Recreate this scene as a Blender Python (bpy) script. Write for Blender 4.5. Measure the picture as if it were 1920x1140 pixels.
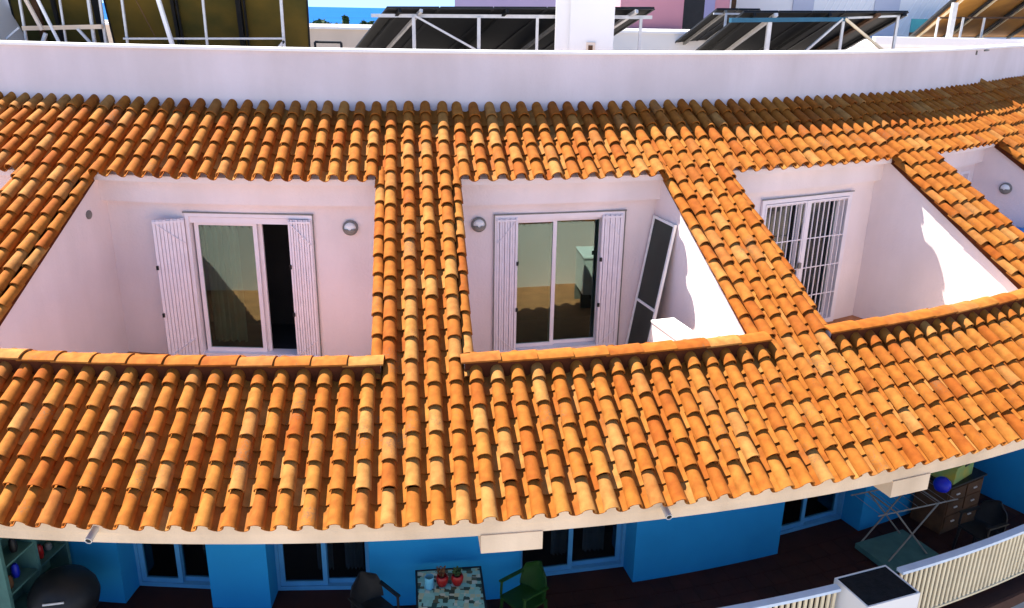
import bpy, math, random
from mathutils import Vector, Matrix
random.seed(7)
rad, sin, cos, pi = math.radians, math.sin, math.cos, math.pi
for o in list(bpy.data.objects):
    bpy.data.objects.remove(o)
sc = bpy.context.scene
col = sc.collection

# ------------------------------------------------------------------ camera, sky, sun, exposure
H = 12.0                                             # eye height above the street
cam = bpy.data.cameras.new('camera'); cam_o = bpy.data.objects.new('camera', cam); col.objects.link(cam_o)
cam.sensor_width = 36; cam.lens = 1557.76 / 1920 * 36; cam.clip_start = .1; cam.clip_end = 60000
cam_o.matrix_world = (Matrix.Translation((0, 0, H)) @ Matrix.Rotation(rad(90 - 19.485), 4, 'X')
                      @ Matrix.Rotation(rad(1.039), 4, 'Z'))
sc.camera = cam_o
SUN = Vector((-.52, .35, 1)).normalized()
w = bpy.data.worlds.new('World'); sc.world = w; w.use_nodes = True
nt = w.node_tree
sky = nt.nodes.new('ShaderNodeTexSky'); sky.sky_type = 'NISHITA'; sky.sun_disc = False
sky.sun_elevation = math.asin(SUN.z); sky.sun_rotation = math.atan2(SUN.x, SUN.y)
sky.air_density = 1.0; sky.dust_density = 0; sky.ozone_density = 3.0; sky.altitude = 500
_c = nt.nodes.new('ShaderNodeTexCoord'); _m = nt.nodes.new('ShaderNodeVectorMath'); _m.operation = 'ADD'; _m.inputs[1].default_value = (0, 0, .28)
_n = nt.nodes.new('ShaderNodeVectorMath'); _n.operation = 'NORMALIZE'      # seaside sky that stays blue down to the horizon
nt.links.new(_c.outputs['Generated'], _m.inputs[0]); nt.links.new(_m.outputs[0], _n.inputs[0]); nt.links.new(_n.outputs[0], sky.inputs[0])
nt.links.new(sky.outputs[0], nt.nodes['Background'].inputs[0])
nt.nodes['Background'].inputs[1].default_value = .11
sl = bpy.data.lights.new('sun', 'SUN'); sl.energy = 5.0; sl.angle = rad(.5); sl.color = (1, .95, .86)
so = bpy.data.objects.new('sun', sl); col.objects.link(so)
so.rotation_euler = SUN.to_track_quat('Z', 'Y').to_euler(); so.location = (-20, 10, 50)
vs = sc.view_settings; vs.view_transform = 'Standard'; vs.look = 'None'; vs.exposure = 1.68; vs.gamma = 1
vs.use_curve_mapping = False

# ------------------------------------------------------------------ materials
def mat(name, c, rough=.8, var=.12, scale=3., bump=.0, bscale=40., c2=None, spec=.3, metal=0., grime=0.):
    m = bpy.data.materials.new(name); m.use_nodes = True
    t = m.node_tree; b = t.nodes['Principled BSDF']; N = t.nodes.new; L = t.links.new
    b.inputs['Roughness'].default_value = rough; b.inputs['Metallic'].default_value = metal
    b.inputs['Specular IOR Level'].default_value = spec
    tc = N('ShaderNodeTexCoord')
    n = N('ShaderNodeTexNoise'); n.inputs['Scale'].default_value = scale; n.inputs['Detail'].default_value = 6
    L(tc.outputs['Object'], n.inputs['Vector'])
    r = N('ShaderNodeValToRGB'); r.color_ramp.elements[0].position = .3; r.color_ramp.elements[1].position = .7
    lo = c2 if c2 else tuple(x * (1 - var) for x in c)
    hi = c if c2 else tuple(min(1, x * (1 + var * .5)) for x in c)
    r.color_ramp.elements[0].color = (*lo, 1); r.color_ramp.elements[1].color = (*hi, 1)
    L(n.outputs['Fac'], r.inputs['Fac']); out = r.outputs['Color']
    if grime:
        mp = N('ShaderNodeMapping'); mp.inputs['Scale'].default_value = (.8, .8, .16); L(tc.outputs['Object'], mp.inputs['Vector'])
        g = N('ShaderNodeTexNoise'); g.inputs['Scale'].default_value = 1.6; g.inputs['Detail'].default_value = 8
        L(mp.outputs[0], g.inputs['Vector'])
        gr = N('ShaderNodeValToRGB'); gr.color_ramp.elements[0].position = .35; gr.color_ramp.elements[1].position = .62
        gr.color_ramp.elements[0].color = (1 - grime, 1 - grime * 1.1, 1 - grime * 1.25, 1); gr.color_ramp.elements[1].color = (1, 1, 1, 1)
        L(g.outputs['Fac'], gr.inputs['Fac'])
        mx = N('ShaderNodeMix'); mx.data_type = 'RGBA'; mx.blend_type = 'MULTIPLY'; mx.inputs[0].default_value = 1
        L(out, mx.inputs[6]); L(gr.outputs[0], mx.inputs[7]); out = mx.outputs[2]
    L(out, b.inputs['Base Color'])
    if bump:
        n2 = N('ShaderNodeTexNoise'); n2.inputs['Scale'].default_value = bscale; n2.inputs['Detail'].default_value = 4
        L(tc.outputs['Object'], n2.inputs['Vector'])
        bp = N('ShaderNodeBump'); bp.inputs['Strength'].default_value = bump; bp.inputs['Distance'].default_value = .01
        L(n2.outputs['Fac'], bp.inputs['Height']); L(bp.outputs[0], b.inputs['Normal'])
    return m

def tile_mat():
    m = bpy.data.materials.new('terracotta_tile'); m.use_nodes = True
    t = m.node_tree; b = t.nodes['Principled BSDF']; N = t.nodes.new; L = t.links.new
    b.inputs['Roughness'].default_value = .85; b.inputs['Specular IOR Level'].default_value = .12
    at = N('ShaderNodeAttribute'); at.attribute_name = 'tile_id'
    oi = N('ShaderNodeObjectInfo')
    ad = N('ShaderNodeMath'); ad.operation = 'ADD'; L(at.outputs['Fac'], ad.inputs[0]); L(oi.outputs['Random'], ad.inputs[1])
    fr = N('ShaderNodeMath'); fr.operation = 'FRACT'; L(ad.outputs[0], fr.inputs[0])
    r = N('ShaderNodeValToRGB'); e = r.color_ramp.elements
    e[0].position = 0; e[0].color = (.265, .068, .008, 1); e[1].position = 1; e[1].color = (.35, .15, .034, 1)
    for pos, c in ((.15, (.33, .116, .018)), (.4, (.30, .094, .012)), (.6, (.345, .138, .026)), (.8, (.27, .074, .009)), (.92, (.355, .168, .048))):
        x = e.new(pos); x.color = (*c, 1)
    L(fr.outputs[0], r.inputs['Fac'])
    geo = N('ShaderNodeNewGeometry')
    n = N('ShaderNodeTexNoise'); n.inputs['Scale'].default_value = 9; n.inputs['Detail'].default_value = 7; L(geo.outputs['Position'], n.inputs['Vector'])
    r2 = N('ShaderNodeValToRGB'); r2.color_ramp.elements[0].position = .32; r2.color_ramp.elements[1].position = .66
    r2.color_ramp.elements[0].color = (.76, .66, .56, 1); r2.color_ramp.elements[1].color = (1.08, 1.05, 1.0, 1); L(n.outputs['Fac'], r2.inputs['Fac'])
    mx = N('ShaderNodeMix'); mx.data_type = 'RGBA'; mx.blend_type = 'MULTIPLY'; mx.inputs[0].default_value = 1
    L(r.outputs[0], mx.inputs[6]); L(r2.outputs[0], mx.inputs[7])
    # lichen and soot flecks
    n3 = N('ShaderNodeTexNoise'); n3.inputs['Scale'].default_value = 42; n3.inputs['Detail'].default_value = 5; n3.inputs['Roughness'].default_value = .7
    L(geo.outputs['Position'], n3.inputs['Vector'])
    n4 = N('ShaderNodeTexNoise'); n4.inputs['Scale'].default_value = 1.9; L(geo.outputs['Position'], n4.inputs['Vector'])
    mu = N('ShaderNodeMath'); mu.operation = 'MULTIPLY'; L(n3.outputs['Fac'], mu.inputs[0]); L(n4.outputs['Fac'], mu.inputs[1])
    r3 = N('ShaderNodeValToRGB'); r3.color_ramp.elements[0].position = .335; r3.color_ramp.elements[1].position = .43
    r3.color_ramp.elements[0].color = (0, 0, 0, 1); r3.color_ramp.elements[1].color = (.75, .75, .75, 1); L(mu.outputs[0], r3.inputs['Fac'])
    mx2 = N('ShaderNodeMix'); mx2.data_type = 'RGBA'; L(r3.outputs[0], mx2.inputs[0]); L(mx.outputs[2], mx2.inputs[6]); mx2.inputs[7].default_value = (.16, .085, .04, 1)
    L(mx2.outputs[2], b.inputs['Base Color'])
    bp = N('ShaderNodeBump'); bp.inputs['Strength'].default_value = .35; bp.inputs['Distance'].default_value = .006
    L(n3.outputs['Fac'], bp.inputs['Height']); L(bp.outputs[0], b.inputs['Normal'])
    return m

def glass_mat(name, refl, tint, rtint=(.9, 1, .93)):
    m = bpy.data.materials.new(name); m.use_nodes = True
    t = m.node_tree; N = t.nodes.new; L = t.links.new
    t.nodes.remove(t.nodes['Principled BSDF'])
    tr = N('ShaderNodeBsdfTransparent'); tr.inputs[0].default_value = (*tint, 1)
    gl = N('ShaderNodeBsdfGlossy'); gl.inputs['Roughness'].default_value = .015; gl.inputs[0].default_value = (*rtint, 1)
    lw = N('ShaderNodeFresnel'); lw.inputs['IOR'].default_value = 1.5
    ma = N('ShaderNodeMath'); ma.operation = 'ADD'; L(lw.outputs[0], ma.inputs[0]); ma.inputs[1].default_value = refl; ma.use_clamp = True
    n = N('ShaderNodeTexNoise'); n.inputs['Scale'].default_value = 1.3
    bp = N('ShaderNodeBump'); bp.inputs['Strength'].default_value = .04; bp.inputs['Distance'].default_value = .02
    L(n.outputs['Fac'], bp.inputs['Height']); L(bp.outputs[0], gl.inputs['Normal'])
    mx = N('ShaderNodeMixShader'); L(ma.outputs[0], mx.inputs[0]); L(tr.outputs[0], mx.inputs[1]); L(gl.outputs[0], mx.inputs[2])
    L(mx.outputs[0], t.nodes['Material Output'].inputs[0])
    return m

M = dict(
    tile=tile_mat(),
    deck=mat('roof_mortar', (.10, .028, .012), .95, .3, 6, .5, spec=.03),
    stucco=mat('white_stucco', (.85, .73, .71), .9, .07, .9, .5, 26, grime=.09),
    parapet=mat('pale_stucco', (.70, .61, .63), .9, .09, .7, .5, 26, grime=.10),
    cap=mat('parapet_cap', (.86, .83, .80), .6, .06, 5),
    fascia=mat('beige_concrete', (.80, .61, .43), .9, .12, 1.6, .5, 40, grime=.2),
    blue=mat('blue_shade_wall', (.008, .225, .48), .85, .08, 1.5, .2, 80),  # white balcony walls, their blue shade put into the colour
    bluetrim=mat('blue_grey_frame', (.08, .30, .52), .5, .08, 4),
    white=mat('white_lacquer', (.84, .76, .78), .45, .05, 5),
    whitep=mat('white_plastic', (.86, .84, .80), .45, .05, 5),
    slat=mat('white_shutter', (.84, .76, .79), .55, .07, 8),
    dark=mat('blackened_interior', (.035, .034, .034), .9, .2, 2),  # near black, lack of light in the rooms put into the colour
    seal=mat('black_rubber', (.012, .012, .012), .6, .2, 9),
    glass=glass_mat('window_glass', .08, (.5, .6, .55), (.66, .90, .80)),
    glassd=glass_mat('shaded_glass', .04, (.5, .55, .6)),
    curtain=mat('curtain', (.62, .62, .56), .95, .15, 4),
    terra=mat('terracotta_floor', (.46, .19, .08), .8, .25, 4),
    floor=mat('dark_red_floor_tile', (.03, .007, .004), .7, .35, 3),
    grout=mat('floor_grout', (.07, .03, .02), .9, .2, 8),
    steel=mat('galvanised_steel', (.62, .60, .58), .45, .12, 9, metal=.35),
    blues=mat('blue_painted_beam', (.02, .11, .18), .5, .15, 5),
    black=mat('black_plastic', (.012, .012, .013), .5, .3, 7),
    pv=mat('solar_backsheet', (.004, .0045, .005), .6, .4, 5),
    pvf=mat('solar_face', (.01, .015, .05), .15, .3, 5, spec=.6),
    coll=mat('collector_back', (.17, .105, .012), .7, .35, 1.1, c2=(.045, .045, .006)),
    collr=mat('amber_collector_back', (.42, .19, .03), .7, .35, 1.1, c2=(.2, .085, .015)),
    plain=mat('white_render', (.80, .76, .72), .9, .06, .5),
    beige=mat('beige_render', (.72, .58, .46), .9, .1, .5, grime=.1),
    pink=mat('pink_render', (.55, .25, .29), .9, .1, .4),
    lav=mat('lavender_render', (.30, .28, .44), .9, .1, .3),
    pilaster=mat('grey_render', (.50, .50, .56), .9, .08, .6),
    ground=mat('paved_ground', (.46, .42, .36), .95, .3, .3),
    roofterrace=mat('roof_membrane', (.45, .40, .36), .95, .2, .8),
    green=mat('green_plastic', (.008, .045, .004), .5, .2, 6),
    teal=mat('teal_wood', (.06, .15, .135), .7, .2, 5),
    red=mat('red_glaze', (.32, .012, .01), .3, .2, 8),
    cyan=mat('pale_blue_ceramic', (.14, .42, .55), .35, .1, 8),
    leaf=mat('dark_leaf', (.035, .075, .025), .8, .4, 6),
    bark=mat('bark', (.10, .065, .04), .95, .3, 8),
    wood=mat('brown_wood', (.09, .04, .016), .7, .35, 6),
    yellow=mat('yellow_green_plastic', (.42, .34, .05), .5, .3, 6, c2=(.12, .32, .12)),
    bbag=mat('blue_plastic', (.01, .02, .42), .4, .2, 5),
    bcab=mat('blue_cabinet', (.02, .24, .62), .5, .1, 4),
    grey=mat('grey_metal', (.20, .19, .17), .5, .2, 9),
    soil=mat('black_soil', (.008, .008, .009), .9, .6, 14, .8, 50),
    baluster=mat('cream_baluster', (.78, .64, .42), .6, .12, 3),
    rail=mat('pale_blue_rail', (.60, .68, .78), .45, .08, 5),
    awning=mat('rust_cloth', (.35, .15, .03), .9, .3, 6),
)

def sea_mat():
    m = mat('sea_water', (.001, .085, .30), .7, .2, .004, spec=.05)
    return m

# ------------------------------------------------------------------ mesh helpers
class MB:
    def __init__(s): s.v = []; s.f = []; s.m = []
    def add(s, vs_, fs, k=0):
        o = len(s.v); s.v += [tuple(x) for x in vs_]; s.f += [tuple(i + o for i in f) for f in fs]; s.m += [k] * len(fs); return s
    def box(s, x0, x1, y0, y1, z0, z1, T=None, k=0):
        vv = [Vector((x, y, z)) for z in (z0, z1) for y in (y0, y1) for x in (x0, x1)]
        if T is not None: vv = [T @ q for q in vv]
        return s.add(vv, [(0, 2, 3, 1), (4, 5, 7, 6), (0, 1, 5, 4), (2, 6, 7, 3), (0, 4, 6, 2), (1, 3, 7, 5)], k)
    def prism(s, poly, a, b, T=None, k=0):                  # polygon in local (y,z) swept along local x from a to b
        n = len(poly); vv = [Vector((x, y, z)) for x in (a, b) for y, z in poly]
        if T is not None: vv = [T @ q for q in vv]
        return s.add(vv, [tuple(range(n))[::-1], tuple(range(n, 2 * n))] + [(i, (i + 1) % n, n + (i + 1) % n, n + i) for i in range(n)], k)
    def tube(s, a, b, r, n=8, r2=None, k=0, cap=True):
        a, b = Vector(a), Vector(b); d = (b - a); L = d.length
        if L < 1e-6: return s
        q = d.to_track_quat('Z', 'Y'); r2 = r if r2 is None else r2; vv = []
        for c, rr in ((a, r), (b, r2)):
            for i in range(n):
                t = 2 * pi * i / n; vv.append(c + q @ Vector((rr * cos(t), rr * sin(t), 0)))
        fs = [(i, (i + 1) % n, n + (i + 1) % n, n + i) for i in range(n)]
        if cap: fs += [tuple(range(n))[::-1], tuple(range(n, 2 * n))]
        return s.add(vv, fs, k)
    def bar(s, a, b, w_, h_, up=Vector((0, 0, 1)), k=0):     # rectangular bar from a to b
        a, b = Vector(a), Vector(b); d = (b - a).normalized(); x = d.cross(up)
        if x.length < 1e-3: x = d.cross(Vector((0, 1, 0)))
        x.normalize(); y = x.cross(d); vv = []
        for c in (a, b):
            for i, j in ((-1, -1), (1, -1), (1, 1), (-1, 1)): vv.append(c + x * i * w_ / 2 + y * j * h_ / 2)
        return s.add(vv, [(0, 3, 2, 1), (4, 5, 6, 7), (0, 1, 5, 4), (1, 2, 6, 5), (2, 3, 7, 6), (3, 0, 4, 7)], k)
    def lathe(s, prof, c, n=16, T=None, k=0):                # profile of (radius, z)
        vv = []
        for r, z in prof:
            for i in range(n):
                t = 2 * pi * i / n; q = Vector((r * cos(t), r * sin(t), z)); q = T @ q if T is not None else q + Vector(c); vv.append(q)
        fs = [(j * n + i, j * n + (i + 1) % n, (j + 1) * n + (i + 1) % n, (j + 1) * n + i) for j in range(len(prof) - 1) for i in range(n)]
        fs += [tuple(range(n))[::-1], tuple(range((len(prof) - 1) * n, len(prof) * n))]
        return s.add(vv, fs, k)
    def revolve(s, prof, f0, f1, k=0, step=.6):               # (r,z) profile swept about the building's axis, degrees
        n = max(2, int(abs(f1 - f0) / step) + 1); m = len(prof); vv = []
        for i in range(n):
            f = f0 + (f1 - f0) * i / (n - 1)
            for r, z in prof: vv.append(P(f, r, z))
        fs = []
        for i in range(n - 1):
            for j in range(m):
                a, b = i * m + j, i * m + (j + 1) % m; fs.append((a, b, b + m, a + m))
        fs += [tuple(range(m)), tuple(range((n - 1) * m, n * m))[::-1]]
        return s.add(vv, fs, k)
    def arc(s, r0, r1, z0, z1, f0, f1, k=0): return s.revolve([(r0, z0), (r0, z1), (r1, z1), (r1, z0)], f0, f1, k)
    def mesh(s, name, mats, smooth=False, ang=40):
        me = bpy.data.meshes.new(name); me.from_pydata(s.v, [], s.f)
        for q in (mats if isinstance(mats, (list, tuple)) else [mats]): me.materials.append(q)
        me.polygons.foreach_set('material_index', s.m)
        import bmesh
        bm = bmesh.new(); bm.from_mesh(me); bmesh.ops.recalc_face_normals(bm, faces=bm.faces); bm.to_mesh(me); bm.free()
        if smooth:
            me.polygons.foreach_set('use_smooth', [True] * len(me.polygons)); me.set_sharp_from_angle(angle=rad(ang))
        me.update(); return me

CX, CY = -3.711, 31.571                                  # axis of the curved building
F1 = 46.5                                                # beyond this the building runs straight on
def P(f, r, z):
    a = rad(min(f, F1)); d = rad(max(0, f - F1)) * 20
    return Vector((CX + r * sin(a) + d * cos(a), CY - r * cos(a) + d * sin(a), z + H))
def frame(f, r=0, z=0):                                  # local x tangent, y inward (towards the axis), z up
    a = rad(min(f, F1)); T = Matrix(((cos(a), -sin(a), 0, 0), (sin(a), cos(a), 0, 0), (0, 0, 1, 0), (0, 0, 0, 1)))
    T.translation = P(f, r, z); return T

def ob(name, me, parent=None, **props):
    o = bpy.data.objects.new(name, me); col.objects.link(o)
    if parent is not None:
        o.parent = parent
        if parent.type == 'EMPTY': o.matrix_parent_inverse = Matrix.Translation(parent.location).inverted()
    for k, v in props.items(): o[k] = v
    return o
def thing(name, label, cat, loc, group=None):
    o = bpy.data.objects.new(name, None); col.objects.link(o); o.location = loc; o.empty_display_size = .2
    o['label'] = label; o['category'] = cat
    if group: o['group'] = group
    return o
def single(name, me, label, cat, group=None):
    o = ob(name, me); o['label'] = label; o['category'] = cat
    if group: o['group'] = group
    return o

# ------------------------------------------------------------------ setting: ground, sea
g = MB()
g.add([(-400, -300, 0), (400, -300, 0), (400, 320, 0), (-400, 320, 0)], [(0, 1, 2, 3)])
ob('ground', g.mesh('ground', M['ground']), kind='structure')
s_ = MB(); s_.add([(-40000, 300, -8), (40000, 300, -8), (40000, 50000, -8), (-40000, 50000, -8)], [(0, 1, 2, 3)])
ob('sea', s_.mesh('sea', sea_mat()), kind='structure')

# ------------------------------------------------------------------ the curved building
TAN = .6234; CA = 1 / math.sqrt(1 + TAN * TAN); SA = TAN * CA
RT, RU, RL, RC = 18.64, 20.006, 24.343, 22.687
def zr(r): return -2.33 - TAN * (r - RU)                 # height of the roof slope at radius r
def slope_r(s): return RL - s * CA                       # radius at slope distance s above the lower eave
S_TOP = (RL - RT) / CA; S_UE = (RL - RU) / CA
RIBS = [-22.5, -8.25, 6.75, 19.05, 32.65, 43.4, 55.5, 68]
ZF = -5.2; ZF3 = -5.34                                                # terrace floor
WALL_R = 19.6; FLOOR = -7.9; LW = 22.12; DW = 21.68; CEIL = -5.338

B = thing('apartment_building', 'curved white apartment building with terracotta tiled roof and recessed terraces', 'building', P(10, 21, -H))
def part(name, mb, m, parent=B, smooth=False, **kw): return ob(name, mb.mesh(name, m, smooth), parent, **kw)

FA, FZ = -30, 78
m_ = MB(); m_.arc(18.3, RT, -2.6, -.635, FA, FZ); par = part('parapet_wall', m_, M['parapet'])
m_ = MB(); m_.arc(18.26, RT + .04, -.635, -.595, FA, FZ); part('parapet_cap', m_, M['cap'], par)
m_ = MB(); m_.arc(11.5, 18.3, -1.75, -1.5, FA, FZ); part('roof_terrace', m_, M['roofterrace'])
m_ = MB(); m_.box(-.012, .012, -.012, .02, -.09, .0, frame(47.3, RT + .02, -.66)); m_.box(.2, .5, -.012, .02, -.03, .0, frame(48.3, RT + .02, -.655)); part('wall_joint', m_, M['grey'], par)

# back wall of the terraces with door openings: (bay start, bay end, opening start, end, top) in degrees
def ang(arc, r=WALL_R): return math.degrees(arc / r)
DOORS = [(ang(-1.16), ang(.74), -2.9), (ang(3.44), ang(5.52), -2.92), (ang(8.04), ang(10.1), -2.9), (40.2, 41.5, -2.9)]
bays = list(zip(RIBS[:-1], RIBS[1:]))
bay_open = {1: DOORS[0], 2: DOORS[1], 3: DOORS[2], 4: DOORS[3]}
for i, (a, b) in enumerate(bays):
    m_ = MB(); d = bay_open.get(i); ZF = -5.34 if i == 3 else -5.2
    if d:
        m_.arc(19.35, WALL_R, ZF, -2.2, a, d[0]); m_.arc(19.35, WALL_R, ZF, -2.2, d[1], b)
        m_.arc(19.35, WALL_R, d[2], -2.2, d[0], d[1])
        r_ = MB()                                        # room behind the door, its darkness put into near-black walls
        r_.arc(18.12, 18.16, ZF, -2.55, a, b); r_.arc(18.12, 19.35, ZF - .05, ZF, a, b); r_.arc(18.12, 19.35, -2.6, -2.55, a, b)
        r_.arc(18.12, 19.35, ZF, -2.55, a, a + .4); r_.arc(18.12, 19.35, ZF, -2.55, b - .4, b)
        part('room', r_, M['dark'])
    else: m_.arc(19.35, WALL_R, ZF, -2.2, a, b)
    wl = part('terrace_wall', m_, M['stucco'])
    m_ = MB(); m_.arc(WALL_R, WALL_R + .13, -2.74, -2.26, a + 1.37, b - 1.37); part('eave_beam', m_, M['stucco'], wl)
    m_ = MB(); m_.arc(WALL_R, 22.62, ZF - .12, ZF, a, b); part('terrace_floor', m_, M['terra'])
    # parapet between the terrace and the lower roof
    m_ = MB(); m_.revolve([(22.62, ZF), (22.62, -3.915), (22.81, -3.915), (22.81, -4.25), (22.81, ZF)], a + 1.23, b - 1.23)
    pw = part('terrace_parapet', m_, M['stucco'])
    m_ = MB(); m_.arc(22.81, 22.84, -4.3, -3.915, a + 1.23, b - 1.23); part('mortar_strip', m_, M['deck'], pw)

ZF = -5.2
# walls under the sloping ribs
for f in RIBS:
    T2 = frame(f)                                        # local y is minus the radius
    m_ = MB(); m_.prism([(-22.62, ZF - .3), (-22.62, zr(22.62) - .15), (-19.5, zr(19.5) - .15), (-19.5, ZF - .3)], -.48, .48, T2)
    part('party_wall', m_, M['stucco'])
    m_ = MB(); m_.prism([(-22.75, zr(22.75) - .15), (-22.75, zr(22.75) - .035), (-19.9, zr(19.9) - .035), (-19.9, zr(19.9) - .15)], -.55, .55, T2)
    part('rib_deck', m_, M['deck'])

# roof decks
m_ = MB(); m_.revolve([(18.4, zr(18.4) - .2), (18.4, zr(18.4) - .035), (19.92, zr(19.92) - .035), (19.92, zr(19.92) - .12), (19.6, -2.24)], FA, FZ)
m_.m = [1] * len(m_.f)
m_.revolve([(22.7, -5.27), (22.7, zr(22.7) - .035), (24.12, zr(24.12) - .035), (24.12, -5.27)], FA, FZ)
roof = part('roof', m_, [M['deck'], M['stucco']])
m_ = MB(); m_.revolve([(21.6, CEIL), (21.6, -5.28), (24.16, -5.28), (24.16, zr(24.25) - .04), (24.25, zr(24.25) - .04), (24.25, -5.2), (24.22, -5.2), (24.22, CEIL)], FA, FZ)
fas = part('eave_fascia', m_, M['fascia'])
for f0, f1 in ((8.12, 9.72), (20.25, 21.65), (-4.9 - 3.6, -3.3 - 3.6), (32.0, 33.4)):
    m_ = MB(); m_.arc(LW - .1, 24.235, -5.555, CEIL + .01, f0, f1); part('support_block', m_, M['fascia'], fas)
for f in (-1.35, 12.95):
    m_ = MB(); a, b = P(f, 24.15, -5.13), P(f, 24.41, -5.19)
    q = (b - a).to_track_quat('Z', 'Y'); n = 14; vv = []
    for c, r in ((a, .038), (b, .038), (b, .031), (a, .031)):
        for i in range(n): t = 2 * pi * i / n; vv.append(c + q @ Vector((r * cos(t), r * sin(t), 0)))
    m_.add(vv, [(j * n + i, j * n + (i + 1) % n, ((j + 1) % 4) * n + (i + 1) % n, ((j + 1) % 4) * n + i) for j in range(3) for i in range(n)])
    sp = part('drain_spout', m_, M['steel'], smooth=True)
    m_ = MB(); m_.tube(P(f, 24.15, -5.13), P(f, 24.40, -5.1877), .0305, 14); part('dark_bore_plug', m_, M['seal'], sp)  # solid black plug paints the shade inside the pipe mouth

# ---------------- roof tiles
def shell_mesh(name, v, prof, L0, stations, th):
    """curved clay tile: profile(k) swept along y with lift and taper, real thickness"""
    rnd = random.Random(v); mb = MB(); rows = []
    for y, lift, k in stations:
        jx = rnd.uniform(-.002, .002); rows.append([(x + jx, y * L0 + (rnd.uniform(-.003, .003) if y == 0 else 0), z + lift) for x, z in prof(k)])
    n = len(rows[0]); q = len(rows); vv = [p_ for r in rows for p_ in r]
    inner = prof(1 - th / .085)
    for (y, lift, k) in (stations[0], stations[-1]):
        vv += [(x, y * L0, z + lift) for x, z in (prof(k - th / .085) if name.startswith('cover') else [(x, z - th) for x, z in prof(k)])]
    fs = [(j * n + i, j * n + i + 1, (j + 1) * n + i + 1, (j + 1) * n + i) for j in range(q - 1) for i in range(n - 1)]
    b0, b1 = q * n, (q + 1) * n
    for i in range(n - 1): fs += [(b0 + i, b1 + i, b1 + i + 1, b0 + i + 1), (i, b0 + i, b0 + i + 1, i + 1)]
    fs += [(0, (q - 1) * n, b1, b0), (n - 1, b0 + n - 1, b1 + n - 1, q * n - 1)]
    mb.add(vv, fs); return mb.mesh(name, M['tile'], True, 50)
def cover_prof(k): return [(.083 * k * cos(pi * (1 - i / 10)), .044 + .092 * k * max(0, sin(pi * i / 10)) ** .92) for i in range(11)]
def channel_prof(k): return [(.082 * k * (-1 + 2 * i / 6), .055 * abs(-1 + 2 * i / 6) ** 2.1) for i in range(7)]
def barrel_mesh(name, R=.075, L0=.41):
    mb = MB(); n = 9; vv = []
    for y, lift, k in ((0, .04, 1.05), (L0, 0, .9)):
        for th in (0, .016):
            for i in range(n + 1):
                t = pi * (1.05 - 1.1 * i / n); vv.append(((R - th) * k * cos(t), y, (R - th) * k * sin(t) + lift))
    m = n + 1; fs = []
    for i in range(n): fs += [(i, i + 1, 2 * m + i + 1, 2 * m + i), (m + i, 3 * m + i, 3 * m + i + 1, m + i + 1), (i, m + i, m + i + 1, i + 1)]
    mb.add(vv, fs); return mb.mesh(name, M['tile'], True, 50)
TILES = [shell_mesh('cover_tile_%d' % i, i, cover_prof, .41, ((0, .034, 1.06), (.5, .017, .97), (1, 0, .87)), .015) for i in range(4)]
CHAN = [shell_mesh('channel_tile_%d' % i, 9 + i, channel_prof, .41, ((0, .030, .93), (1, 0, 1.06)), .014) for i in range(3)]
VERGE = barrel_mesh('verge_tile')

def slope_frame(f, xo, s, lift=0):
    a = rad(min(f, F1)); er = Vector((sin(a), -cos(a), 0)); et = Vector((cos(a), sin(a), 0))
    u = -er * CA + Vector((0, 0, SA)); n = er * SA + Vector((0, 0, CA))
    r = slope_r(s); o = P(f, r, zr(r)) + et * xo + n * lift
    return Matrix(((et.x, u.x, n.x, o.x), (et.y, u.y, n.y, o.y), (et.z, u.z, n.z, o.z), (0, 0, 0, 1)))
rnd = random.Random(3)
places = []                                              # (matrix, mesh, name)
def put(f, xo, s, lift=0, sx=1., me=None, name='roof_tile', jit=1.):
    Mx = slope_frame(f, xo + rnd.uniform(-.004, .004) * jit, s + rnd.uniform(-.007, .007) * jit, lift - .022 + rnd.uniform(0, .004))
    Mx = Mx @ Matrix.Rotation(rad(rnd.gauss(0, .38) * jit), 4, 'Z') @ Matrix.Rotation(rad(rnd.gauss(0, .5)), 4, 'X') @ Matrix.Diagonal((sx, 1, 1, 1))
    places.append((Mx, me or rnd.choice(TILES), name))
EXP = .3255; PITCH = .258
def cover(f, xo, s, sx=1.):
    if s < .01: s -= .06
    elif s < 2.3: s += .02
    put(f, xo, s, 0, sx, rnd.choice(TILES), 'cover_tile')
def channel(f, xo, s0, k, exp, sx=1.): put(f, xo, s0 + ((-.06 if s0 < 1 else 0) if k == 0 else k * exp - .12) + .004, 0, sx, rnd.choice(CHAN), 'channel_tile', .6)
for i, f in enumerate(RIBS):
    n_rows = int(S_TOP / EXP) + 1
    for k in range(n_rows):
        for j in range(4): cover(f, (j - 1.5) * PITCH, k * EXP)
        for j in range(3): channel(f, (j - 1) * PITCH, 0, k, EXP)
        if k * EXP < 1.9:
            for sg in (-1, 1): channel(f, sg * 2 * PITCH, 0, k, EXP)
    for sgn in (-1, 1):                                   # verge tiles along the open edges
        s = 1.75
        while s < S_UE - .02:
            put(f, sgn * (2 * PITCH + .02), s, -.02, 1, VERGE, 'verge_tile'); s += EXP
HALF = 2 * PITCH
for a, b in bays:
    def fill(r_ref, s0, rows, exp):
        w0 = rad(b - a) * r_ref - 2 * HALF
        n = round(w0 / PITCH); da = (b - a - 2 * math.degrees(HALF / r_ref)) / n; sx = min(1.1, rad(da) * r_ref / PITCH)
        for c in range(n):
            f = a + math.degrees(HALF / r_ref) + (c + .5) * da
            for k in range(rows):
                cover(f, 0, s0 + k * exp, sx)
                if c: channel(f - da / 2, 0, s0, k, exp, sx)
                if s0 and c == 0:
                    for e in (a + math.degrees(HALF / r_ref), b - math.degrees(HALF / r_ref)): channel(e, 0, s0, k, exp)
    fill(19.6, S_UE, 5, .333)
    fill(23.6, 0, 6, EXP)
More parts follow.
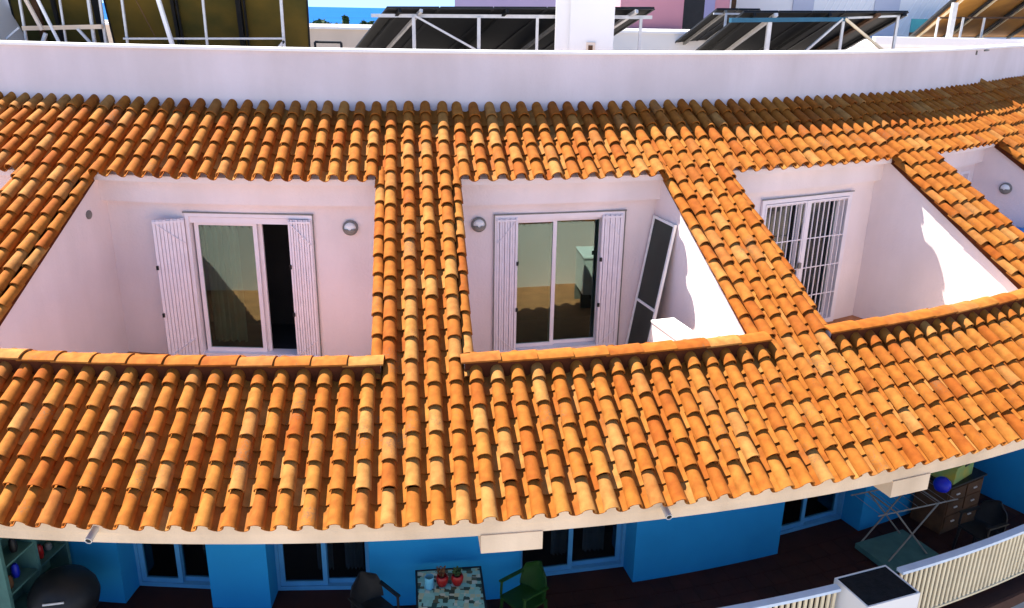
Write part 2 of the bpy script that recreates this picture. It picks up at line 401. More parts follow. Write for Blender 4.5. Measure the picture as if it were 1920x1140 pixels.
for k in range(5): put(49.5, 0, S_UE + k * .333, .12, 1.0, VERGE, 'verge_tile')

# nearest 300 in view are single objects, the rest one mesh
V = cam_o.matrix_world.inverted()
def in_view(p):
    q = V @ p
    if q.z > 0: return False
    return abs(q.x / -q.z) < 960 / 1557.8 and abs(q.y / -q.z) < 570 / 1557.8
keep = set()
for kind_, lim in (('cover_tile', 300), ('channel_tile', 300), ('verge_tile', 300)):
    cand = [i for i, q in enumerate(places) if q[2] == kind_ and in_view(q[0] @ Vector((0, .1, .05)))]
    cand.sort(key=lambda i: (V @ places[i][0].translation).length); keep.update(cand[:lim])
for me in TILES + CHAN + [VERGE]:
    at = me.attributes.new('tile_id', 'FLOAT', 'FACE'); at.data.foreach_set('value', [0.] * len(me.polygons))
vv = []; ff = []; ids = []
for i, (mx, me, nm) in enumerate(places):
    if i in keep:
        o = ob(nm, me, roof); o.matrix_basis = mx; continue
    o_ = len(vv); vv += [tuple(mx @ v.co) for v in me.vertices]; c = random.random()
    for p_ in me.polygons: ff.append(tuple(o_ + q for q in p_.vertices)); ids.append(c)
me = bpy.data.meshes.new('roof_tile_field'); me.from_pydata(vv, [], ff); me.materials.append(M['tile'])
me.polygons.foreach_set('use_smooth', [True] * len(me.polygons)); me.set_sharp_from_angle(angle=rad(50))
at = me.attributes.new('tile_id', 'FLOAT', 'FACE'); at.data.foreach_set('value', ids)
ob('roof_tile_field', me, roof, kind='stuff')

# coping tiles along the terrace parapets
def coping_mesh():
    mb = MB(); n = 8; vv = []; L0 = .47
    for x, lift, k in ((0, 0, .95), (L0, .022, 1.03)):
        for th in (0, .02):
            for i in range(n + 1):
                t = -1 + 2 * i / n; vv.append((x, .13 * k * t, .040 * k * (1 - abs(t) ** 2.2) + lift - th + .02))
    m = n + 1; fs = []
    for i in range(n): fs += [(i, i + 1, 2 * m + i + 1, 2 * m + i), (m + i, 3 * m + i, 3 * m + i + 1, m + i + 1), (2 * m + i, 2 * m + i + 1, 3 * m + i + 1, 3 * m + i), (i, m + i, m + i + 1, i + 1)]
    fs += [(0, 2 * m, 3 * m, m), (n, m + n, 3 * m + n, 2 * m + n)]
    mb.add(vv, fs); me = mb.mesh('coping_tile', M['tile'], True, 45)
    at = me.attributes.new('tile_id', 'FLOAT', 'FACE'); at.data.foreach_set('value', [0.] * len(me.polygons)); return me
CM = coping_mesh()
for a, b in bays[:5]:
    f0, f1 = a + math.degrees(.44 / 22.69), b - math.degrees(.50 / 22.69)
    n = round(rad(f1 - f0) * 22.69 / .425)
    for k in range(n):
        T = frame(f0 + (f1 - f0) * k / n, 22.745, -3.915 + rnd.uniform(-.004, .004)) @ Matrix.Rotation(rad(rnd.gauss(0, .7)), 4, 'Z')
        o = ob('coping_tile', CM, roof); o.matrix_basis = T

# ------------------------------------------------------------------ terrace doors
def rect_frame(mb, T, x0, x1, z0, z1, w_, y0, y1, k=0, bottom=True):
    mb.box(x0, x0 + w_, y0, y1, z0, z1, T, k); mb.box(x1 - w_, x1, y0, y1, z0, z1, T, k)
    mb.box(x0 + w_, x1 - w_, y0, y1, z1 - w_, z1, T, k)
    if bottom: mb.box(x0 + w_, x1 - w_, y0, y1, z0, z0 + w_, T, k)
def shutter(parent, T, x0, x1, z0, z1, n, brace, name='folding_shutter'):
    m_ = MB(); wd = (x1 - x0) / n
    for i in range(n):
        m_.box(x0 + i * wd + .003, x0 + (i + 1) * wd - .006, -.012 - .014 * (i % 2), .012, z0, z1, T)
    m_.box(x0, x1, .012, .022, z0, z1, T)
    for zz in (z0 + .02, z1 - .05): m_.box(x0, x1, -.032, -.027, zz, zz + .03, T)
    o = part(name, m_, M['slat'], parent)
    b_ = MB()
    for za, zb in ((z1 - .03, z1 - .38), (z0 + .03, z0 + .3)):
        a, b = (x0 + .01, x1 - .01) if brace > 0 else (x1 - .01, x0 + .01)
        b_.bar(T @ Vector((a, -.032, za)), T @ Vector((b, -.032, zb)), .014, .008)
    part('brace_bar', b_, M['white'], B)
    for zz in (z0 + .72, z1 - .72):
        b_ = MB(); e = x0 if brace > 0 else x1; b_.box(e - .018, e + .018, -.04, -.012, zz - .03, zz + .03, T); part('hinge', b_, M['seal'], o)
    return o
def sash(T, x0, x1, z0, z1, y, handle=None, fr='white', gl='glass'):
    m_ = MB(); rect_frame(m_, T, x0, x1, z0, z1, .06, y, y + .045)
    o = part('door_sash', m_, M[fr])
    m_ = MB(); m_.box(x0 + .055, x1 - .055, y + .02, y + .026, z0 + .055, z1 - .055, T); part('pane', m_, M[gl], o)
    if handle is not None:
        m_ = MB(); m_.box(handle - .012, handle + .012, y - .03, y, z0 + .95, z0 + 1.12, T); part('handle', m_, M['grey'], o)
    return o
def curtain(T, x0, x1, z0, z1, y, n=40, amp=.035):
    m_ = MB(); vv = []
    for i in range(n + 1):
        t = i / n; x = x0 + (x1 - x0) * t; yy = y + amp * sin(t * 31) + amp * .5 * sin(t * 71 + 1)
        vv += [T @ Vector((x, yy, z0)), T @ Vector((x, yy, z1)), T @ Vector((x, yy + .006, z0)), T @ Vector((x, yy + .006, z1))]
    fs = []
    for i in range(n): a = 4 * i; fs += [(a, a + 4, a + 5, a + 1), (a + 2, a + 3, a + 7, a + 6)]
    m_.add(vv, fs); part('curtain', m_, M['curtain'], smooth=True)

# left terrace: sliding door half open, shutters swung and folded
f = (DOORS[0][0] + DOORS[0][1]) / 2; T = frame(f, WALL_R, 0); W2 = rad(DOORS[0][1] - DOORS[0][0]) * WALL_R / 2
m_ = MB(); rect_frame(m_, T, -W2 + .005, W2 - .005, ZF, -2.905, .055, .0, .24); m_.box(-W2 + .06, W2 - .06, .03, .09, -3.06, -2.97, T)
dr = part('door_frame', m_, M['white'])
m_ = MB(); m_.box(-W2 - .02, W2 + .02, -.012, .004, -2.905, -2.885, T); m_.box(W2, W2 + .015, -.012, .004, ZF, -2.885, T); part('dark_trim', m_, M['grey'], dr)
sash(T, -W2 + .09, .08, ZF + .055, -3.05, .1); sash(T, .02, .14, ZF + .055, -3.05, .16)
curtain(T, -W2 + .1, -.32, ZF + .1, -3.0, .42, amp=.05)
Ts = T @ Matrix.Translation((-W2 + .02, -.02, 0)) @ Matrix.Rotation(rad(22), 4, 'Z')
shutter(dr, Ts, -.46, -.02, ZF + .03, -2.98, 9, 1)
shutter(dr, T @ Matrix.Translation((W2 - .02, -.015, 0)) @ Matrix.Rotation(rad(4), 4, 'Z'), -.34, 0, ZF + .03, -2.97, 9, 1)
# middle terrace
f = (DOORS[1][0] + DOORS[1][1]) / 2; T = frame(f, WALL_R, 0); W2 = rad(DOORS[1][1] - DOORS[1][0]) * WALL_R / 2
m_ = MB(); rect_frame(m_, T, -W2 + .005, W2 - .005, ZF, -2.925, .05, .0, .24); m_.box(-W2 + .06, W2 - .06, .03, .09, -3.02, -2.975, T)
dr = part('door_frame', m_, M['white'])
m_ = MB(); m_.box(-W2 - .02, W2 + .02, -.012, .004, -2.925, -2.905, T); m_.box(W2, W2 + .013, -.012, .004, ZF, -2.905, T); m_.box(-W2 - .013, -W2, -.012, .004, ZF, -2.905, T); part('dark_trim', m_, M['grey'], dr)
sash(T, -W2 + .33, -.03, ZF + .055, -3.02, .1); sash(T, -.1, W2 - .3, ZF + .055, -3.02, .15)
shutter(dr, T, -W2 + .035, -W2 + .36, ZF + .03, -2.97, 8, -1); shutter(dr, T, W2 - .37, W2 - .035, ZF + .03, -2.97, 8, 1)
ZF = -5.34
# right terrace: door behind a white security grille
f = (DOORS[2][0] + DOORS[2][1]) / 2; T = frame(f, WALL_R, 0); W2 = rad(DOORS[2][1] - DOORS[2][0]) * WALL_R / 2
m_ = MB(); rect_frame(m_, T, -W2 + .005, W2 - .005, ZF, -2.905, .07, -.02, .2); m_.box(-W2 + .07, W2 - .07, .02, .1, -3.05, -2.97, T)
dr = part('door_frame', m_, M['white'])
m_ = MB(); m_.box(-W2 - .02, W2 + .02, -.03, -.02, -2.905, -2.888, T); part('dark_trim', m_, M['grey'], dr)
sash(T, -W2 + .075, .0, ZF + .06, -3.0, .13, gl='glassd'); sash(T, -.03, W2 - .075, ZF + .06, -3.0, .17, gl='glassd')
curtain(T, W2 - .55, W2 - .1, ZF + .1, -3.0, .4, amp=.04); curtain(T, -.45, -.25, ZF + .1, -3.0, .4, 20)
for sgn, (x0, x1) in ((0, (-W2 + .075, -.035)), (1, (.035, W2 - .075))):
    m_ = MB(); rect_frame(m_, T, x0, x1, ZF + .06, -2.985, .03, -.03, .0)
    n = 8
    for i in range(1, n): x = x0 + (x1 - x0) * i / n; m_.box(x - .008, x + .008, -.025, -.009, ZF + .09, -3.015, T)
    for k in range(1, 4): z = ZF + .06 + (2.15) * k / 4; m_.box(x0 + .03, x1 - .03, -.022, -.01, z - .008, z + .008, T)
    part('security_grille', m_, M['white'], dr)
m_ = MB(); m_.box(-.036, .034, -.04, .0, ZF + .06, -2.985, T); m_.box(-.09, -.03, -.075, -.04, -4.18, -4.08, T, 1); part('lock_stile', m_, [M['white'], M['grey']], dr)
ZF = -5.2
# far right terrace: narrow door
f = (DOORS[3][0] + DOORS[3][1]) / 2; T = frame(f, WALL_R, 0); W2 = rad(DOORS[3][1] - DOORS[3][0]) * WALL_R / 2
m_ = MB(); rect_frame(m_, T, -W2 + .005, W2 - .005, ZF, -2.905, .06, 0, .2); dr = part('door_frame', m_, M['white'])
sash(T, -W2 + .065, W2 - .065, ZF + .06, -2.97, .1)
# little round air vent on the left party wall
Tv = frame(RIBS[1]) ; m_ = MB()
Tv2 = Tv @ Matrix.Translation((.48, -20.05, H - H - 2.88)) @ Matrix.Rotation(rad(90), 4, 'Y')
m_.lathe([(.065, 0), (.065, .012), (.045, .02), (.012, .022)], None, 14, Tv2); part('air_vent', m_, M['grey'])

# wall lamps
def lamp(f, r, z, label, T=None):
    T = T if T is not None else frame(f, r, z)
    t = thing('wall_lamp', label, 'lamp', T.translation, 'round bulkhead lamps on the terrace walls')
    R = T @ Matrix.Rotation(rad(90), 4, 'X')
    m_ = MB(); m_.lathe([(.115, 0), (.115, .035), (.095, .05), (.088, .05)], None, 24, R); ob('lamp_ring', m_.mesh('lamp_ring', M['grey'], True), t)
    m_ = MB(); m_.lathe([(.088, .045), (.08, .075), (.055, .098), (.02, .108)], None, 24, R); ob('diffuser', m_.mesh('diffuser', M['whitep'], True), t)
    m_ = MB(); n = 12; vv = []
    for i in range(n + 1):
        a = pi + pi * i / n
        for rr, zz in ((.1, .05), (.07, .104), (.02, .115)): vv.append(R @ Vector((rr * cos(a), rr * sin(a), zz + .004)))
    m_.add(vv, [(3 * i + j, 3 * i + j + 1, 3 * i + j + 4, 3 * i + j + 3) for i in range(n) for j in range(2)])
    ob('visor', m_.mesh('visor', M['grey'], True), t)
lamp(3.77, WALL_R, -3.09, 'round grey bulkhead lamp on wall beside the half-open door with the swung shutter')
lamp(9.35, WALL_R, -3.06, 'round grey bulkhead lamp beside the two-pane sliding door with matching folded shutters')
TE = frame(RIBS[5]) @ Matrix.Translation((-.48, -20.25, -3.2)) @ Matrix.Rotation(rad(-90), 4, 'Z')
lamp(0, 0, 0, 'dark round lamp on the blue-shaded side wall above the blue cabinet', TE)

# leaning screen, air conditioner, blue cabinet
TC = frame(RIBS[3]); t = thing('screen_panel', 'dark mesh screen in white frame leaning on the sunlit terrace side wall', 'screen', TC @ Vector((-.8, -20.1, ZF)))
Tl = TC @ Matrix.Translation((-.50, -19.98, ZF)) @ Matrix.Translation((-.36, 0, 0)) @ Matrix.Rotation(rad(9.0), 4, 'Y') @ Matrix.Rotation(rad(-90), 4, 'Z') @ Matrix.Rotation(rad(0), 4, 'X')
m_ = MB(); rect_frame(m_, Tl, -.32, .36, 0.01, 2.22, .04, -.02, .02); m_.box(-.28, .32, -.02, .02, .82, .86, Tl); ob('screen_frame', m_.mesh('screen_frame', M['whitep']), t)
for z0, z1 in ((.05, .82), (.86, 2.18)):
    m_ = MB(); m_.box(-.28, .32, -.004, .004, z0, z1, Tl); ob('mesh_panel', m_.mesh('mesh_panel', mat('insect_mesh', (.02, .03, .022), .35, .4, 2)), t)

Ta = TC @ Matrix.Translation((-1.02, -21.42, ZF)) @ Matrix.Rotation(rad(0), 4, 'Z')
t = thing('air_conditioner', 'white boxy air conditioner unit on terrace below the leaning screen', 'air conditioner', Ta.translation)
m_ = MB(); m_.box(-.17, .17, -.36, .36, .28, .97, Ta); ob('casing', m_.mesh('casing', M['whitep']), t)
m_ = MB(); m_.box(-.185, .185, -.375, .375, .97, 1.0, Ta); ob('top_cover', m_.mesh('top_cover', M['cap']), t)
for y in (-.26, .26):
    m_ = MB(); m_.box(-.19, .19, y - .03, y + .03, 0, .28, Ta); ob('foot', m_.mesh('foot', M['grey']), t)
m_ = MB(); m_.box(-.06, .13, -.368, -.36, .90, .92, Ta); ob('vent_slot', m_.mesh('vent_slot', M['grey']), t)
Tb = frame(RIBS[5]) @ Matrix.Translation((-.74, -20.9, ZF))
t = thing('storage_cabinet', 'blue cabinet against the shaded side wall under the dark round lamp', 'cabinet', Tb.translation)
m_ = MB(); m_.box(-.24, .22, -.55, .55, 0, 1.25, Tb); ob('body', m_.mesh('body', M['bcab']), t)
for y in (-.27, .27):
    m_ = MB(); m_.box(-.26, -.24, y - .25, y + .25, .06, 1.19, Tb); ob('door', m_.mesh('door', M['bcab']), t)
m_ = MB(); m_.box(-.26, .23, -.57, .57, 1.25, 1.28, Tb); ob('top', m_.mesh('top', M['bcab']), t)

# ------------------------------------------------------------------ lower balcony
def lower_wall(f0, f1, r=LW): 
    m_ = MB(); m_.arc(r - .2, r, FLOOR, CEIL, f0, f1); return part('balcony_wall', m_, M['blue'])
LD = [(-4.15, -.95), (1.15, 4.72), (10.15, 14.55), (20.95, 25.2)]
edges = [-7.2] + [x for d in LD for x in d] + [32.3]
for a, b in zip(edges[0::2], edges[1::2]): lower_wall(a, b)
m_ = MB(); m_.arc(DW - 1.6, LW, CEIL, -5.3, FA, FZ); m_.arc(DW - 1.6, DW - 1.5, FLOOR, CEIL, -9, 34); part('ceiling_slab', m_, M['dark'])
for i, (a, b) in enumerate(LD):
    f = (a + b) / 2; T = frame(f, DW, 0); W2 = rad(b - a) * DW / 2
    m_ = MB(); rect_frame(m_, T, -W2 - .02, W2 + .02, FLOOR, CEIL, .06, -.05, .08); dr = part('balcony_door_frame', m_, M['bluetrim'])
    m_ = MB(); rect_frame(m_, T, -W2 + .04, .03, FLOOR + .06, CEIL - .06, .065, -.02, .03); s1 = part('door_sash', m_, M['bluetrim'])
    m_ = MB(); m_.box(-W2 + .1, -.03, .0, .006, FLOOR + .12, CEIL - .12, T); part('pane', m_, M['glassd'], s1)
    m_ = MB(); rect_frame(m_, T, -.03, W2 - .04, FLOOR + .06, CEIL - .06, .065, .035, .075); s2 = part('door_sash', m_, M['bluetrim'])
    m_ = MB(); m_.box(.03, W2 - .1, .05, .056, FLOOR + .12, CEIL - .12, T); part('pane', m_, M['glassd'], s2)
    if i < 3: curtain(T, -W2 * .25, W2 * .1, FLOOR + .1, CEIL, .3, 24); curtain(T, W2 * .35, W2 * .75, FLOOR + .1, CEIL, .3, 24)
    for s in (a, b):                                      # reveals in the walls' painted blue shade
        m_ = MB(); m_.arc(DW, LW - .2, FLOOR, CEIL, s - .25 if s == a else s, s if s == a else s + .25); part('door_reveal', m_, M['blue'])
# dividers between flats
m_ = MB(); m_.prism([(-24.0, FLOOR), (-24.0, CEIL), (-21.6, CEIL), (-21.6, FLOOR)], -.12, .12, frame(-7.1)); part('balcony_divider', m_, M['plain'])
m_ = MB(); m_.prism([(-24.0, FLOOR), (-24.0, CEIL), (-21.6, CEIL), (-21.6, FLOOR)], -.12, .12, frame(32.95)); part('balcony_divider', m_, M['blue'])
# balcony floor with its tiles
m_ = MB(); m_.arc(20, 24.25, FLOOR - .2, FLOOR - .012, -12, 40); fl = part('balcony_floor', m_, M['grout'])
m_ = MB(); m_.arc(21.9, 22.1, -H, FLOOR - .2, -12, 40); part('ground_storey_wall', m_, M['plain'])
ts = .30
for i in range(6):
    r0 = 22.14 + i * ts; da = math.degrees(ts / (r0 + ts / 2)); f = 9.0
    while f < 32:
        if i == 5 and f > 60: break
        m_ = MB(); m_.arc(r0 + .004, r0 + ts - .004, FLOOR - .012, FLOOR + rnd.uniform(-.0005, .0012), f + .01, f + da - .01); ob('floor_tile', m_.mesh('floor_tile', M['floor']), fl); f += da
m_ = MB(); m_.arc(21.7, 24.2, FLOOR - .012, FLOOR, -12, 9.0); m_.arc(23.945, 24.2, FLOOR - .012, FLOOR, 9.0, 32); m_.arc(21.7, 22.135, FLOOR - .012, FLOOR, 9, 32)
ob('floor_tile_field', m_.mesh('floor_tile_field', M['floor']), fl, kind='stuff')

# railing with balusters, and the planter
def railing(f0, f1, label):
    t = thing('balcony_railing', label, 'railing', P((f0 + f1) / 2, 24.05, FLOOR), 'railings along the lower balcony')
    m_ = MB(); m_.arc(24.0, 24.11, -6.945, -6.9, f0, f1); ob('top_rail', m_.mesh('top_rail', M['rail']), t)
    m_ = MB(); m_.arc(24.03, 24.08, -7.76, -7.73, f0, f1); ob('bottom_rail', m_.mesh('bottom_rail', M['baluster']), t)
    n = int(rad(f1 - f0) * 24.05 / .088); 
    for i in range(n):
        f = f0 + (f1 - f0) * (i + .5) / n; m_ = MB(); m_.box(-.021, .021, -.012, .012, -7.73, -6.945, frame(f, 24.055, 0)); ob('baluster', m_.mesh('baluster', M['baluster']), t)
    for f in (f0 + .15, f1 - .15):
        m_ = MB(); m_.box(-.018, .018, -.018, .018, FLOOR, -7.76, frame(f, 24.055, 0)); ob('post_foot', m_.mesh('post_foot', M['rail']), t)
railing(21.75, 30.5, 'cream balustrade with pale blue handrail between white planter and blue-shaded dividing wall')
railing(12.0, 19.35, 'cream balustrade with pale blue handrail in front of the tall plain blue-shaded wall')
Tp = frame(20.5, 24.2, 0); t = thing('planter_box', 'white square masonry planter with black top between the two balustrades', 'planter', Tp @ Vector((0, 0, FLOOR)))
m_ = MB(); rect_frame(m_, Tp @ Matrix(((1, 0, 0, 0), (0, 0, 1, 0), (0, 1, 0, 0), (0, 0, 0, 1))), -.42, .42, -.3, .3, .022, FLOOR - .19, -6.90); ob('planter_wall', m_.mesh('planter_wall', M['plain']), t)
m_ = MB(); m_.box(-.398, .398, -.278, .278, FLOOR - .19, -6.908, Tp); ob('soil', m_.mesh('soil', M['soil']), t)
m_ = MB(); m_.arc(24.13, 24.25, -6.9 - 1.25, FLOOR - .2, -12, 40)

# furniture
def chair(T, label, m, round_back=True, arms=True, seat=.43):
    t = thing('plastic_chair', label, 'chair', T.translation)
    s = MB(); s.box(-.23, .23, -.23, .22, seat - .03, seat, T); ob('seat', s.mesh('seat', m), t)
    b = MB(); n = 10; vv = []
    for j in range(6):
        z = seat + .02 + .42 * j / 5; wd = .25 * (math.sqrt(max(0, 1 - (j / 5) ** 3)) * .75 + .25 if round_back else 1)
        for i in range(n + 1):
            u = -1 + 2 * i / n
            for dy in (0, .02): vv.append(T @ Vector((u * wd, .2 + .08 * (z - seat) / .44 - .07 * u * u + dy, z)))
    m2 = 2 * (n + 1); fs = []
    for j in range(5):
        for i in range(n):
            a = j * m2 + 2 * i; fs += [(a, a + 2, a + m2 + 2, a + m2), (a + 1, a + m2 + 1, a + m2 + 3, a + 3)]
    for i in range(n): a = 5 * m2 + 2 * i; fs.append((a, a + 2, a + 3, a + 1))
    for j in range(5):
        for e in (0, 2 * n): a = j * m2 + e; fs.append((a, a + 1, a + m2 + 1, a + m2))
    b.add(vv, fs); ob('backrest', b.mesh('backrest', m, True), t)
    for x in (-.21, .21):
        for y in (-.2, .2):
            l = MB(); l.tube(T @ Vector((x * 1.12, y * 1.12, 0)), T @ Vector((x, y, seat - .02)), .018, 8, .025); ob('leg', l.mesh('leg', m, True), t)
        if arms:
            l = MB(); l.tube(T @ Vector((x * 1.15, -.2, seat)), T @ Vector((x * 1.15, -.19, seat + .2)), .018, 8)
            l.box(x * 1.15 - .025, x * 1.15 + .025, -.22, .2, seat + .2, seat + .225, T); ob('armrest', l.mesh('armrest', m), t)
    return t
Rz = lambda d: Matrix.Rotation(rad(d), 4, 'Z')
chair(frame(5.0, 22.75, FLOOR) @ Rz(40), 'black plastic chair with rounded back beside the patterned table', M['black'], seat=.46)
chair(frame(10.0, 22.7, FLOOR) @ Rz(-60), 'dark green plastic chair with rounded back beside the patterned table', M['green'], seat=.46)
chair(frame(28.2, 23.35, FLOOR) @ Rz(-95), 'black plastic armchair in front of the blue-shaded dividing wall behind balustrade', M['black'], seat=.45)

# patterned table with pots
Tt = frame(7.5, 22.72, FLOOR); t = thing('patio_table', 'small table with mosaic patterned top and black edge below red pots', 'table', Tt.translation)
m_ = MB(); rect_frame(m_, Tt @ Matrix(((1, 0, 0, 0), (0, 0, 1, 0), (0, 1, 0, 0), (0, 0, 0, 1))), -.45, .45, -.45, .45, .03, .665, .70); ob('table_edge', m_.mesh('table_edge', M['black']), t)
def mosaic():
    m = mat('mosaic', (.20, .42, .38), .4, .2, 6); tr = m.node_tree; N = tr.nodes.new; L = tr.links.new
    tc = N('ShaderNodeTexCoord'); v = N('ShaderNodeTexVoronoi'); v.inputs['Scale'].default_value = 15; v.distance = 'CHEBYCHEV'; v.inputs['Randomness'].default_value = .55
    L(tc.outputs['Object'], v.inputs['Vector']); r = N('ShaderNodeValToRGB'); r.color_ramp.interpolation = 'CONSTANT'
    cs = ((0, (.22, .46, .40)), (.3, (.03, .06, .04)), (.45, (.42, .46, .30)), (.62, (.25, .50, .46)), (.8, (.10, .10, .05)), (.9, (.5, .55, .45)))
    r.color_ramp.elements[0].color = (*cs[0][1], 1); r.color_ramp.elements[1].position = cs[1][0]; r.color_ramp.elements[1].color = (*cs[1][1], 1)
    for p_, c in cs[2:]: e = r.color_ramp.elements.new(p_); e.color = (*c, 1)
    sep = N('ShaderNodeSeparateColor'); L(v.outputs['Color'], sep.inputs[0]); L(sep.outputs[0], r.inputs['Fac']); L(r.outputs[0], tr.nodes['Principled BSDF'].inputs['Base Color']); return m
m_ = MB(); m_.box(-.42, .42, -.42, .42, .67, .695, Tt); ob('table_top', m_.mesh('table_top', mosaic()), t)
for x in (-.4, .4):
    for y in (-.4, .4):
        m_ = MB(); m_.tube(Tt @ Vector((x, y, 0)), Tt @ Vector((x, y, .67)), .018, 8); ob('leg', m_.mesh('leg', M['black'], True), t)
def pot_plant(x, y, label, n, hgt, mt):
    T = Tt @ Matrix.Translation((x, y, .701)); t = thing('potted_plant', label, 'plant pot', T.translation, 'red pots on the patterned table')
    m_ = MB(); m_.lathe([(.05, 0), (.075, .05), (.085, .12), (.07, .15), (.062, .15), (.06, .12)], None, 16, T); ob('pot', m_.mesh('pot', M['red'], True), t)
    rr = random.Random(n); m_ = MB()
    for i in range(n):
        a = rr.uniform(0, 6.3); d = rr.uniform(.02, .07); b = T @ Vector((d * cos(a), d * sin(a), .15 + hgt * rr.uniform(.5, 1)))
        o_ = T @ Vector((.02 * cos(a), .02 * sin(a), .13)); m_.tube(o_, b, .005, 4)
        for k in range(3):
            c = o_.lerp(b, .55 + .22 * k); q = Vector((rr.uniform(-1, 1), rr.uniform(-1, 1), rr.uniform(-.2, 1))) * .028; e = Vector((rr.uniform(-1, 1), rr.uniform(-1, 1), rr.uniform(-1, 1))) * .016
            m_.add([c, c + q * .5 + e, c + q * 1.2, c + q * .5 - e], [(0, 1, 2, 3)])
    ob('foliage', m_.mesh('foliage', mt), t)
pot_plant(-.10, .1, 'red glazed pot with tall dry stems on the patterned table', 16, .16, M['wood'])
pot_plant(.10, .1, 'red glazed pot with low dark leafy plant on the patterned table', 26, .09, M['leaf'])
m_ = MB(); Tq = Tt @ Matrix.Translation((-.27, .06, .701)); m_.lathe([(.05, 0), (.062, .02), (.062, .18), (.056, .18), (.052, .03)], None, 16, Tq)
single('ceramic_jar', m_.mesh('ceramic_jar', M['cyan'], True), 'pale blue cylindrical jar standing beside the red pots on table', 'jar')

# left: shelf unit, barbecue
Tsx = frame(-6.95) @ Matrix.Translation((.14, 0, 0)); t = thing('shelf_unit', 'teal wooden shelf unit with dark oddments against the balcony dividing wall', 'shelf', Tsx @ Vector((.15, -22.7, FLOOR)))
m_ = MB(); 
for y in (-23.3, -22.75, -22.2): m_.box(0, .3, y - .025, y + .025, FLOOR, -5.42, Tsx)
ob('upright', m_.mesh('upright', M['teal']), t)
m_ = MB(); m_.box(0, .012, -23.3, -22.2, FLOOR, -5.42, Tsx); ob('back_panel', m_.mesh('back_panel', M['teal']), t)
for z in (-7.7, -7.3, -6.9, -6.5, -6.1, -5.72, -5.44):
    m_ = MB(); m_.box(.012, .29, -23.275, -22.225, z - .012, z + .012, Tsx); ob('shelf', m_.mesh('shelf', M['teal']), t)
rr = random.Random(5)
names_ = dict(black='black', grey='grey', bbag='blue', red='red', wood='brown')
for z, sh in ((-6.9, 'fourth'), (-6.5, 'third'), (-6.1, 'second'), (-5.72, 'top')):
    cols_ = rr.sample(['black', 'grey', 'bbag', 'red', 'wood'], 4)
    for y, mm in zip((-23.18, -22.95, -22.58, -22.36), cols_):
        h_ = rr.uniform(.08, .2); m_ = MB(); Tj = Tsx @ Matrix.Translation((rr.uniform(.12, .2), y + rr.uniform(-.03, .03), z + .012))
        m_.lathe([(.035, 0), (.05, h_ * .3), (.045, h_ * .8), (.025, h_)], None, 10, Tj)
        single('pot_on_shelf', m_.mesh('pot_on_shelf', M[mm], True), 'small %s pot on the %s shelf of the teal shelf unit' % (names_[mm], sh), 'pot', 'oddments on the teal shelf')
Tg = frame(-4.9, 22.9, FLOOR) @ Rz(20); t = thing('barbecue', 'black covered barbecue with rounded lid and pale handle beside teal shelf', 'barbecue', Tg.translation)
m_ = MB(); m_.lathe([(.22, .45), (.38, .55), (.42, .7), (.42, .74), (.40, .84), (.32, .97), (.18, 1.05), (.03, 1.07)], None, 24, Tg); ob('bowl_and_lid', m_.mesh('bowl_and_lid', M['black'], True), t)
m_ = MB(); m_.tube(Tg @ Vector((-.14, -.37, .9)), Tg @ Vector((.1, -.38, .9)), .014, 8); ob('handle', m_.mesh('handle', M['steel'], True), t)
for k in range(3):
    a = 2 * pi * k / 3 + .5; m_ = MB(); m_.tube(Tg @ Vector((.38 * cos(a), .38 * sin(a), 0)), Tg @ Vector((.2 * cos(a), .2 * sin(a), .5)), .018, 8); ob('leg', m_.mesh('leg', M['black']), t)

# right: drying rack, mat, cabinet, box, blue bag
TR = frame(25.4, 22.75, FLOOR) @ Rz(-6); t = thing('drying_rack', 'folding clothes airer with crossed grey legs by the dark balcony door', 'clothes airer', TR.translation)
for y in (-.28, .28):
    for sx in (-1, 1):
        m_ = MB(); m_.tube(TR @ Vector((-.42 * sx, y + .012 * sx, 0.012)), TR @ Vector((.42 * sx, y + .012 * sx, .98)), .013, 8); ob('leg', m_.mesh('leg', M['grey'], True), t)
for x in (-.42, .42):
    for z in (.98, .02): m_ = MB(); m_.tube(TR @ Vector((x, -.3, z)), TR @ Vector((x, .3, z)), .012, 8); ob('crossbar', m_.mesh('crossbar', M['grey'], True), t)
for y in (-.29, .29): m_ = MB(); m_.tube(TR @ Vector((-.75, y, .985)), TR @ Vector((.75, y, .985)), .011, 8); ob('top_bar', m_.mesh('top_bar', M['grey'], True), t)
for k in range(9):
    x = -.7 + k * .175; m_ = MB(); m_.tube(TR @ Vector((x, -.29, .99)), TR @ Vector((x, .29, .99)), .004, 5); ob('line', m_.mesh('line', M['grey']), t)
m_ = MB(); m_.box(-.5, .5, -.42, .3, .002, .09, TR @ Matrix.Rotation(rad(4), 4, 'Z')); 
o = single('folded_tarpaulin', m_.mesh('folded_tarpaulin', M['teal']), 'dull green folded tarpaulin on floor under the clothes airer', 'tarpaulin')
Tk = frame(29.2, 22.5, FLOOR); t = thing('balcony_cabinet', 'dark wooden cabinet with drawers near the clothes airer', 'cabinet', Tk.translation)
m_ = MB(); m_.box(-.45, .45, -.25, .3, 0, .86, Tk); ob('body', m_.mesh('body', M['wood']), t)
for x in (-.22, .22):
    for z in (.1, .36, .6):
        m_ = MB(); m_.box(x - .2, x + .2, -.268, -.25, z, z + .22, Tk); d_ = ob('drawer', m_.mesh('drawer', M['wood']), t)
        m_ = MB(); m_.box(x - .04, x + .04, -.285, -.268, z + .1, z + .12, Tk); ob('handle', m_.mesh('handle', M['steel']), d_)
m_ = MB(); m_.box(-.48, .48, -.28, .32, .86, .89, Tk); ob('top', m_.mesh('top', M['black']), t)
